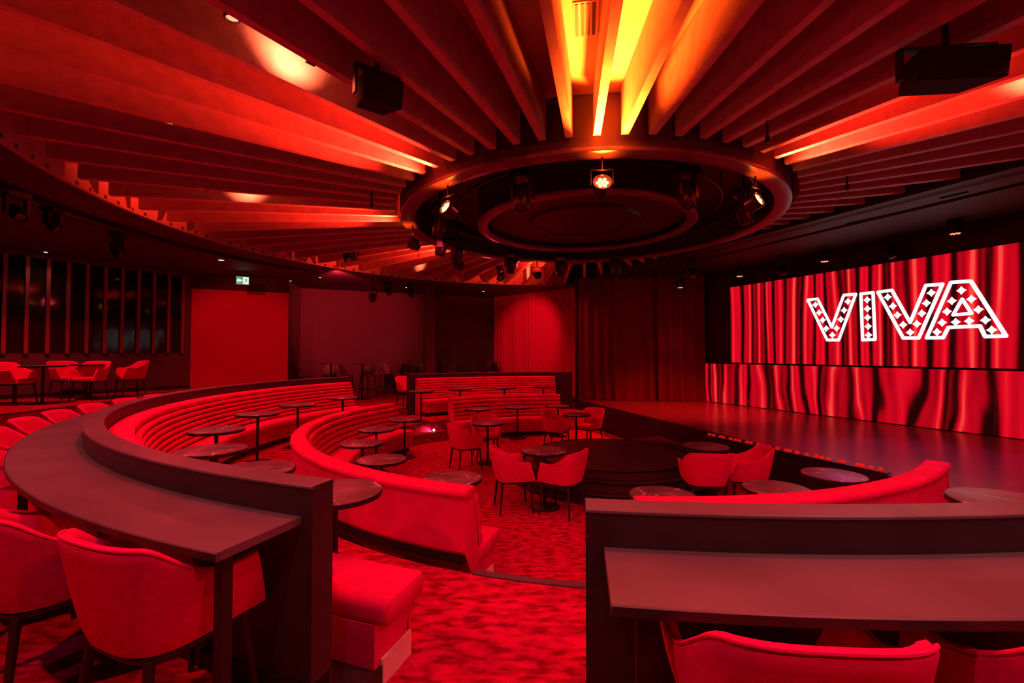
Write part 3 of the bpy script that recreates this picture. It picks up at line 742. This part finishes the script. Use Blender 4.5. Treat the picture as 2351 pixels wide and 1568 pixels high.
TT = [(760, 14.6, 'tall dark table nearest the red wall'), (832, 14.5, 'tall dark table seen through the gap between the bar walls'), (925, 16.3, 'tall dark table left of the column'),
      (1012, 16.9, 'tall dark table right of the column'), (1131, 17.4, 'tall dark table at the edge of the bright curtain')]
for x, Y, lb in TT: tall(PB(x, Y), lb)
for x, Y, fc, lb in [(700, 14.7, (1, .2), 'grey stool turned right, nearest the red wall'), (757, 15.2, (0, -1), 'grey stool behind the first tall table'), (797, 14.6, (1, .3), 'grey stool left of the gap table'),
                     (845, 14.95, (-.5, -1), 'grey stool behind the gap table'), (888, 16.2, (1, -.4), 'grey stool left of the tall table beside the column'), (938, 16.5, (-.2, -1), 'grey stool behind the tall table beside the column'),
                     (972, 16.8, (1, -.3), 'grey stool at the foot of the column'), (1035, 17.2, (-1, -.6), 'grey stool right of the column'), (1092, 17.3, (1, .1), 'pale edged grey stool turned to the curtain'),
                     (1128, 17.75, (0, -1), 'grey stool before the edge of the bright curtain')]:
    stool(PB(x, Y), fc, lb)

# ================================================================== FIXTURES
def aim(o, d):
    o.rotation_mode = 'QUATERNION'; o.rotation_quaternion = Vector(d).to_track_quat('-Z', 'Y')
par_can = autosmooth(MB().lathe([(0, .13), (.05, .13), (.085, .10), (.095, .02), (.10, -.05), (.092, -.05), (.088, -.03), (0, -.03)], 28).mesh('can'), 35)
par_rim = MB().lathe([(.072, -.034), (.09, -.034), (.09, -.028), (.072, -.028)], 28, ring=True).mesh('lens_ring')
cellm = autosmooth(MB().lathe([(0, -.046), (.012, -.044), (.021, -.034), (.021, -.03), (0, -.03)], 12).mesh('led_cell'))
def par(p, d, label, power, lit=True, size=70):
    t = thing('par_lamp', label, 'spotlight', p)
    y = MB().path([(-.115, 0, .0), (-.115, 0, .16), (.115, 0, .16), (.115, 0, 0)], .010, 6); y.tube((0, 0, .16), (0, 0, HC - .07 - p.z), .012)
    d = Vector(d).normalized(); az = math.atan2(-d.x, d.y)
    o = obj('yoke', y.mesh('yoke'), 'fixture', t, (0, 0, 0), az)
    h = obj('can', par_can, 'fixture', t); aim(h, d)
    obj('lens_ring', par_rim, 'cellrim', h)
    for i in range(7):
        q = (0, 0, 0) if i == 6 else (.047 * math.cos(i * math.pi / 3), .047 * math.sin(i * math.pi / 3), 0)
        obj('led_cell', cellm, 'cell' if lit else 'chrome', h, q)
    return t
PARS = [(-5, (3.7, -4.0, 4.62), 'starburst red LED spotlight at the near edge of the ceiling rose', 1.0), (-45, (4.95, -38.4, 4.47), 'red LED spotlight at the left side of the ceiling rose', 1.0),
        (-86, (5.1, -77.6, 4.45), 'LED spotlight at the far left rim of the ceiling rose', .8), (-126, (5.6, -139, 4.45), 'LED spotlight left of centre at the far rim of the rose', .7),
        (-167, (5.8, -172, 4.45), 'LED spotlight at the far rim of the rose', .6), (36, (4.9, 39, 4.47), 'red LED spotlight seen edge on at the right of the ceiling rose', .9)]
for th, tg, lb, k in PARS:
    p = pol(2.82, th, 3.78); rad_ = Vector((math.sin(R(th)), -math.cos(R(th)), 0)); d = (rad_ * .8 + Vector((0, 0, .34))).normalized()
    par(p, d, lb, 0, True)
    a_ = p + d * .07; up = .75 if th == -5 else .5
    spot(a_, a_ + rad_ * .8 + Vector((0, 0, up)), (3600 if th == -5 else 3000) * k, (1, .085, .006) if th == -5 else (1, .026, .010), 74 if th == -5 else 68, 1., .04, 'par_halo')
    spot(p + Vector((0, 0, .10)), p + rad_ * .25 + Vector((0, 0, 1.0)), 42 * k, (1, .08, .006), 120, 1., .03, 'par_spill')
# moving heads
mh_base = autosmooth(MB().box((-.13, -.11, -.09), (.13, .11, 0)).mesh('base'), 30)
mh_arm = MB().prism([(-.02, -.05), (.02, -.05), (.02, .05), (-.02, .05)], -.34, -.07).mesh('yoke_arm')
mh_head = autosmooth(MB().lathe([(0, .17), (.05, .165), (.085, .13), (.095, .05), (.10, -.06), (.085, -.15), (.07, -.165), (.062, -.15), (0, -.15)], 24).mesh('head'), 40)
mh_lens = autosmooth(MB().lathe([(0, -.158), (.04, -.155), (.062, -.148), (.062, -.14), (0, -.14)], 20).mesh('lens'))
def mhead(p, d, label, s=1.0, ztop=None):
    """p = middle of the head"""
    t = thing('moving_head', label, 'stage light', (p.x, p.y, p.z + .3 * s))
    az = math.atan2(-d[0], d[1])
    obj('base', mh_base, 'fixture', t, (0, 0, 0), az).scale = (s,) * 3
    for sx in (-1, 1):
        o = obj('yoke_arm', mh_arm, 'fixture', t, (sx * .118 * s * math.cos(az), sx * .118 * s * math.sin(az), 0), az); o.scale = (s,) * 3
    h = obj('head', mh_head, 'fixture', t, (0, 0, -.3 * s)); aim(h, d); h.scale = (s,) * 3
    obj('lens', mh_lens, 'chrome', h)
    zt_ = (ztop if ztop else HC - .06) - t.location.z
    if zt_ > .03: obj('hanger', MB().tube((0, 0, -.01), (0, 0, zt_), .018).mesh('hanger'), 'fixture', t)
    return t
BEAMS = [(-26, (4.95, -38.2, 4.46), 1.0, 'dark moving head hanging left of the lit rose spotlight'), (-66, (5.1, -77.4, 4.44), .8, 'dark moving head at the left rim of the ceiling rose'),
         (-98, None, 0, 'dark moving head below the left rim of the ceiling rose'), (-114, (5.7, -141, 4.42), .9, 'smaller dark moving head at the lower left rim of the rose'),
         (-150, (5.8, -173, 4.42), .8, 'dark moving head at the far rim left of the round lensed one'), (-177, None, 0, 'moving head with a round dark lens at the far rim of the rose'),
         (20, (4.9, 38.6, 4.46), 1.0, 'dark moving head behind the lit rose spotlight'), (50, None, 0, 'dark moving head at the right rim of the rose'), (-205, None, 0, 'moving head with shiny yoke at the far right rim of the rose')]
for th, tg, k, lb in BEAMS:
    q = pol(2.45, th, 3.86); d = (pol(*tg) - q).normalized() if False else Vector((.25 * math.sin(R(th)), -.25 * math.cos(R(th)), -1))
    mhead(q, d, lb, 1.0)
# small uplights clipped low on a rafter, throwing a hot patch on the side of the next one
up_b = MB().box((-.02, -.035, -.05), (.02, .035, .0)).mesh('housing'); up_l = autosmooth(MB().lathe([(0, 0), (.022, 0), (.022, .03), (.018, .036), (0, .038)], 14).mesh('lamp_head'))
for th, sg_, r_, k, lb in [(-37.72, 1, 4.97, 1.0, 'small uplight behind a rafter making the big white patch at upper left'), (-79.46, 1, 5.15, .6, 'small uplight behind a rafter making the white patch at mid left'),
                           (-142.07, 1, 5.9, .5, 'small uplight making the warm patch on the far left rafters'), (-173.38, 1, 5.95, .5, 'small uplight making the red patch on the far rafters'),
                           (40.54, -1, 5.02, .8, 'small uplight behind a rafter at the upper right edge')]:
    a_ = R(th); side = Vector((math.cos(a_), math.sin(a_), 0)) * sg_; gap = r_ * math.tan(R(D0))
    p = pol(r_, th) + side * (gap - .075); p.z = 4.27
    t = thing('rafter_uplight', lb, 'light', p, a_)
    obj('housing', up_b, 'fixture', t); obj('lamp_head', up_l, 'fixture', t, (0, 0, 0))
    src = p - side * .03 + Vector((0, 0, .045)); spot(src, src - side * 1.0 + Vector((0, 0, .42)), 80 * k, (1, .17, .07), 104, 1., .02, 'uplight_beam')
# circular truss pipes in the rose trench
for r_, z_, lb in ((2.52, 4.34, 'outer round pipe in the trench of the ceiling rose'), (2.10, 4.34, 'inner round pipe in the trench of the ceiling rose')):
    m_ = MB().path([pol(r_, a * 6, 0, Vector((0, 0, 0))) for a in range(60)], .022, 8, True)
    for a in range(0, 360, 60): m_.tube(pol(r_, a, 0, Vector((0, 0, 0))), pol(r_, a, HC - .06 - z_, Vector((0, 0, 0))), .008, n=6)
    tag(obj('lighting_pipe', autosmooth(m_.mesh('lighting_pipe')), 'fixture', None, (C.x, C.y, z_)), lb, 'pipe')
# speakers
def speaker(p, w_, h_, dp, az, tilt, ztop, label, bracket=True):
    t = thing('loudspeaker', label, 'loudspeaker', p, az)
    b = MB(); 
    pts = [(-w_ / 2, -dp / 2), (w_ / 2, -dp / 2), (w_ * .36, dp / 2), (-w_ * .36, dp / 2)]
    b.prism(pts, -h_ / 2, h_ / 2); o = obj('cabinet', b.mesh('cabinet'), 'speaker', t); o.rotation_euler = (R(tilt), 0, 0)
    g = obj('grille', MB().box((-w_ * .48, -dp / 2 - .008, -h_ * .46), (w_ * .48, -dp / 2 + .0, h_ * .46)).mesh('grille'), 'speaker', o)
    br = MB().box((-w_ / 2 - .03, -.03, -.05), (-w_ / 2 - .012, .03, h_ / 2 + .07)); br.box((w_ / 2 + .012, -.03, -.05), (w_ / 2 + .03, .03, h_ / 2 + .07)); br.box((-w_ / 2 - .03, -.03, h_ / 2 + .06), (w_ / 2 + .03, .03, h_ / 2 + .075))
    br.tube((0, 0, h_ / 2 + .07), (0, 0, max(h_ / 2 + .1, ztop - p[2])), .02)
    obj('bracket', br.mesh('bracket'), 'fixture', t)
    return t
q = PD(866, 215, 3.5); speaker(q, .30, .20, .27, R(38), 10, HC, 'black loudspeaker hanging from the rafters on the left')
q = PD(2172, 165, 3.2); speaker(q, .56, .20, .30, R(-6), 10, HC, 'wide black loudspeaker hanging at the upper right')
q = PD(2000, 485, 7.6); speaker(q, .62, .30, .35, R(-60), 15, HS, 'black loudspeaker under the dark stage ceiling')
q = PD(2195, 428, 6.4); speaker(q, .30, .24, .25, R(-60), 15, HS, 'small black loudspeaker right of the stage ceiling one')
q = PD(806, 590, 10.4); speaker(q, .26, .20, .20, R(-30), 20, HC, 'small pale faced loudspeaker below the far left rafters')
# stage ceiling downlights
can = autosmooth(MB().lathe([(.085, -.10), (.10, -.11), (.105, .08), (.09, .12), (0, .12)], 24).mesh('can'), 35)
face = MB().lathe([(0, -.098), (.088, -.098), (.088, -.09), (0, -.09)], 24).mesh('lit_face')
cell2 = autosmooth(MB().lathe([(0, -.112), (.016, -.108), (.02, -.098), (0, -.098)], 10).mesh('led_cell'))
for x, y, Y, lb in [(2193, 536, 7.6, 'red lit can light nearest over the stage'), (1893, 600, 9.6, 'red lit can light second nearest over the stage'), (1698, 634, 11.3, 'red lit can light third over the stage'), (1562, 660, 12.5, 'red lit can light before the dark drapes')]:
    q = PD(x, y, Y); t = thing('can_light', lb, 'stage light', (q.x, q.y, q.z + .1))
    obj('can', can, 'fixture', t); f_ = obj('lit_face', face, 'cellrim', t)
    for i in range(6): obj('led_cell', cell2, 'lampred', f_, (.05 * math.cos(i * math.pi / 3), .05 * math.sin(i * math.pi / 3), 0))
    if HS - t.location.z > .13: obj('hanger', MB().tube((0, 0, .11), (0, 0, HS - t.location.z), .015).mesh('hanger'), 'fixture', t)
    spot((q.x, q.y, q.z - .02), (q.x - .3, q.y - .2, ZS), 90 if Y > 9 else 60, (1, .012, .012), 75, .7, .06, 'can_spot')
for x, y, Y, d, lb in [(2048, 548, 8.6, (-.3, -.5, -1), 'moving head with a bright yoke over the stage'), (1797, 606, 10.4, (-.2, -.3, -1), 'small moving head between the red can lights'),
                       (1590, 585, 10.8, (-.3, -.4, -1), 'moving head with a curved bright edge below the far rafters')]:
    q = PD(x, y, Y); q.z = min(q.z, HS - .32); mhead(q, d, lb, .8, HS)
rl = MB(); a = C + NL * 3.9 - UL * 4.2; b = C + NL * 3.9 + UL * 6
tag(obj('lighting_bar', autosmooth(MB().tube(a, b, .025).mesh('lighting_bar')), 'fixture', None, (0, 0, 4.1)), 'straight black lighting bar over the front of the stage', 'pipe')
# lighting bar and fixtures in the left trough
m_ = MB().path([pol(8.08, -122 + 66 * a / 30, 0, Vector((0, 0, 0))) for a in range(31)], .022, 8)
tag(obj('lighting_bar', autosmooth(m_.mesh('lighting_bar')), 'fixture', None, (C.x, C.y, 4.17)), 'curved black lighting bar along the left ceiling trough', 'pipe')
for th, r_, z_, d, s, lb in [(-92.5, 8.08, 3.80, (.3, .15, -1), 1.0, 'glossy red lit moving head hanging before the slatted wall'), (-84.0, 8.08, 3.92, (.6, .1, -.8), .8, 'dark fixture on the left bar, right of a cluster'),
                              (-80.0, 8.08, 3.92, (.8, -.3, -.6), .9, 'dark fixture cluster piece on the left bar'), (-76.0, 8.08, 3.92, (.5, -.6, -.7), .9, 'dark fixture left of the cluster on the left bar'),
                              (-69.5, 8.08, 3.95, (.7, .1, -.7), .8, 'dark fixture near the left picture edge'), (-65.5, 8.08, 3.95, (.7, .1, -.7), .8, 'dark fixture cut by the left picture edge')]:
    mhead(pol(r_, th, z_), d, lb, s, 4.17)
# fixtures before the back wall
for x, y, Y, d, lb in [(855, 683, 13.5, (.1, -.3, -1), 'dark lamp silhouetted on the dim red back wall'), (890, 668, 13.9, (.6, -.3, -.7), 'dark fixture below the back soffit'), (942, 672, 14.2, (.4, -.2, -1), 'small fixture with a bright glint left of the column'), (1010, 678, 14.8, (-.8, -.2, -.4), 'small fixture just right of the column'),
                       (1152, 632, 11.4, (-.5, -.5, -.6), 'dark moving head under the far rafters')]:
    q = PD(x, y, Y); q.z = min(q.z, HS - .3); mhead(q, d, lb, .85, HS if Y > 12 else HC)
# little droppers hanging from the rafters
for x, y, z_, lb in [(1762, 322, 4.02, 'thin black dropper hanging from the right rafters'), (1945, 432, 4.05, 'thin black dropper near the stage end of the rafters'), (853, 472, 4.05, 'thin black dropper on the left rafters'), (962, 588, 4.05, 'thin black dropper under the far left rafters')]:
    q = P(x, y, z_); t = thing('ceiling_dropper', lb, 'sensor', q)
    obj('stem', MB().tube((0, 0, 0), (0, 0, HR + .3 - z_), .012).mesh('stem'), 'fixture', t); obj('tip', autosmooth(MB().lathe([(0, -.03), (.018, -.025), (.022, .03), (.012, .05), (0, .05)], 12).mesh('tip')), 'fixture', t)
# small recessed downlights
dl_t = autosmooth(MB().lathe([(.035, 0), (.055, 0), (.055, -.008), (.035, -.008)], 20, ring=True).mesh('trim_ring')); dl_l = MB().lathe([(0, -.003), (.034, -.003), (.034, 0), (0, 0)], 16).mesh('lens')
for x, y, lb, pw, cl in [(735, 637, 'small white downlight over the tall tables', 8, 'w'), (933, 660, 'small white downlight left of the column', 8, 'w'), (1110, 669, 'small white downlight by the bright curtain', 10, 'w'),
                         (508, 597, 'bright red starburst downlight beside the exit sign', 60, 'r'), (105, 579, 'warm downlight before the slatted wall', 12, 'w'), (468, 650, 'faint red downlight left of the exit sign', 5, 'r'), (667, 645, 'tiny red downlight right of the red wall', 3, 'r')]:
    q = P(x, y, HS - .004); t = thing('downlight', lb, 'downlight', q)
    if pw > 20: t.scale = (1.7, 1.7, 1)
    obj('trim_ring', dl_t, 'fixture', t); obj('lens', dl_l, 'lampwhite' if (cl == 'w' or pw > 20) else 'lampred', t)
    spot((q.x, q.y, q.z - .015), (q.x, q.y, 0), pw, (1, .55, .38) if cl == 'w' else RED, 110, .8, .03, 'downlight_spot')
# exit sign
q = PD(557, 644, 12.3)
ex = thing('exit_sign', 'green running man exit sign hanging below the left soffit', 'sign', q, R(24))
ew, eh = .30, .21
obj('housing', MB().box((-ew / 2 - .012, 0, -eh / 2 - .012), (ew / 2 + .012, .06, eh / 2 + .012)).mesh('housing'), 'black', ex)
obj('face', MB().box((-ew / 2, -.006, -eh / 2), (ew / 2, .004, eh / 2)).mesh('face'), 'green', ex)
obj('man_field', MB().box((0.01, -.009, -eh / 2 + .012), (ew / 2 - .012, -.004, eh / 2 - .012)).mesh('man_field'), 'white', ex)
def flat(pts, y=-.012): return mesh('flat', [(a, y, b) for a, b in pts], [tuple(range(len(pts)))])
obj('arrow', flat([(-.14, 0), (-.08, .055), (-.08, .02), (-.012, .02), (-.012, -.02), (-.08, -.02), (-.08, -.055)]), 'white', ex)
mn = MB(); mc = .078
for pts in ([(mc - .005, .075), (mc + .02, .085), (mc + .035, .065), (mc + .015, .05)], [(mc - .04, .045), (mc + .02, .045), (mc + .03, .0), (mc - .01, -.02), (mc - .02, .02)], [(mc - .06, .01), (mc - .045, .0), (mc - .03, .045), (mc - .045, .045)],
            [(mc + .02, .045), (mc + .06, .02), (mc + .055, .008), (mc + .02, .025)], [(mc - .01, -.02), (mc + .03, .0), (mc + .05, -.055), (mc + .03, -.06), (mc + .015, -.03)], [(mc - .01, -.02), (mc + .01, -.02), (mc - .03, -.085), (mc - .06, -.085), (mc - .055, -.07)]):
    mn.add([(mc + (a - mc) * .78, -.0125, b * .85) for a, b in pts], [tuple(range(len(pts)))])
obj('running_man', mn.mesh('running_man'), 'green', ex)
obj('hanger', MB().tube((-.12, .03, eh / 2), (-.12, .03, HS - q.z), .006).tube((.12, .03, eh / 2), (.12, .03, HS - q.z), .006).mesh('hanger'), 'fixture', ex)
# ceiling vent between the near rafters
q = P(1345, 45, HC - .004)
vt = thing('ceiling_vent', 'slotted air vent in the yellow lit ceiling between rafters', 'vent', q, R(-9))
obj('plate', MB().box((-.10, -.20, -.004), (.10, .20, .004)).mesh('plate'), 'recess', vt)
for i in range(4): obj('slot', MB().box((-.085 + .045 * i, -.18, -.008), (-.06 + .045 * i, .18, -.003)).mesh('slot'), 'black', vt)
# step light at the far aisle
sl = P(996, 988, .20)
t = thing('step_light', 'small bright step light on the end of the far pit banquette', 'light', sl)
obj('trim_ring', dl_t, 'fixture', t).rotation_euler = (R(90), 0, R(-40)); 
o = obj('lens', autosmooth(MB().lathe([(0, -.012), (.03, -.01), (.034, 0), (0, 0)], 16).mesh('lens')), 'steplamp', t); o.rotation_euler = (R(90), 0, R(-40))
spot((sl.x - .04, sl.y - .05, sl.z), (sl.x - .3, sl.y - .02, Z1 * .5 - .1), 14, (1, .5, .3), 140, .8, .02, 'step_light_spot')

# ================================================================== LIGHTS OF THE RIG
# flood heads round the rose, wide, pointing down and out onto the seats
for k in range(6):
    th = -34 - 60 * k; p = pol(2.4, th, 3.9); q = pol(5.3, th, .6)
    spot(p, q, 70 if k in (0, 1, 2) else 45, RED, 118, .7, .07, 'rose_flood')
# red downlights on the rafters above the banquettes
dn_c = autosmooth(MB().lathe([(0, .0), (.05, .0), (.05, -.07), (.042, -.075), (.038, -.06), (0, -.06)], 20).mesh('can')); dn_l = MB().lathe([(0, -.063), (.036, -.063), (.036, -.06), (0, -.06)], 16).mesh('lens')
for i in range(18):
    th = PH + D0 * (4 * i - 38); th += D0 * (.8 if th < -9 else .2); r_ = 5.55
    a_ = R(th); dn = Vector((math.sin(a_), -math.cos(a_), 0)).dot(NL)
    if dn > 0 and CUT / dn < r_ + .1: continue
    p = pol(r_, th, HR + .10); t = thing('rafter_downlight', 'small black can downlight tucked up between rafters above the banquettes', 'downlight', p, 0, 'can downlights on the rafters')
    obj('can', dn_c, 'fixture', t); obj('lens', dn_l, 'lampred', t); obj('stem', MB().tube((0, 0, -.002), (0, 0, HC - HR - .10), .01, n=8).mesh('stem'), 'fixture', t)
    spot((p.x, p.y, HR + .02), (p.x, p.y, 0), 170, RED, 124, .8, .05, 'rafter_down')
# lighting bars out over the bar tier shining back in over the chairs
for th, pw, tr in ((-72, 130, 4.0), (-100, 90, 4.5), (-132, 80, 4.5), (-165, 70, 4.5), (-30, 200, 4.3), (4, 190, 4.0), (40, 80, 4.0)):
    p = pol(8.08, th, 3.85); q = pol(tr, th, .9); spot(p, q, pw, RED, 108, .7, .07, 'bar_flood')
# added dim white fill at soffit height, without fixtures, to whiten the counters
for th, pw in ((-100, 32), (-66, 36), (-40, 40), (-14, 56), (12, 80), (34, 56)):
    p = pol(7.35, th, HS - .01); spot(p, pol(6.4, th, 1.3), pw, (1, .74, .74), 105, .8, .05, 'counter_fill')
# upper left tier, red wall, curtain washes
for p, q, pw, sz in (((-8.7, 8.3, 4.15), (-9.0, 8.9, 1.0), 330, 110), ((-6.6, 9.6, 4.1), (-7.8, 13.3, 2.2), 200, 60), ((-.5, 14.0, 4.1), (.7, 16.8, 2.6), 270, 60), ((-4.6, 12.0, 4.1), (-5.6, 15.8, 3.3), 700, 70)):
    spot(p, q, pw, RED, sz, .7, .06, 'wash')
# stage: red pool and a violet wash at the front right
spot((4.4, 10.4, 4.0), (4.0, 11.0, ZS), 1300, (1, .010, .006), 85, .8, .08, 'stage_pool')
spot((6.0, 7.8, 4.0), (5.2, 5.9, ZS), 300, (.7, .02, .45), 60, .9, .08, 'stage_violet')
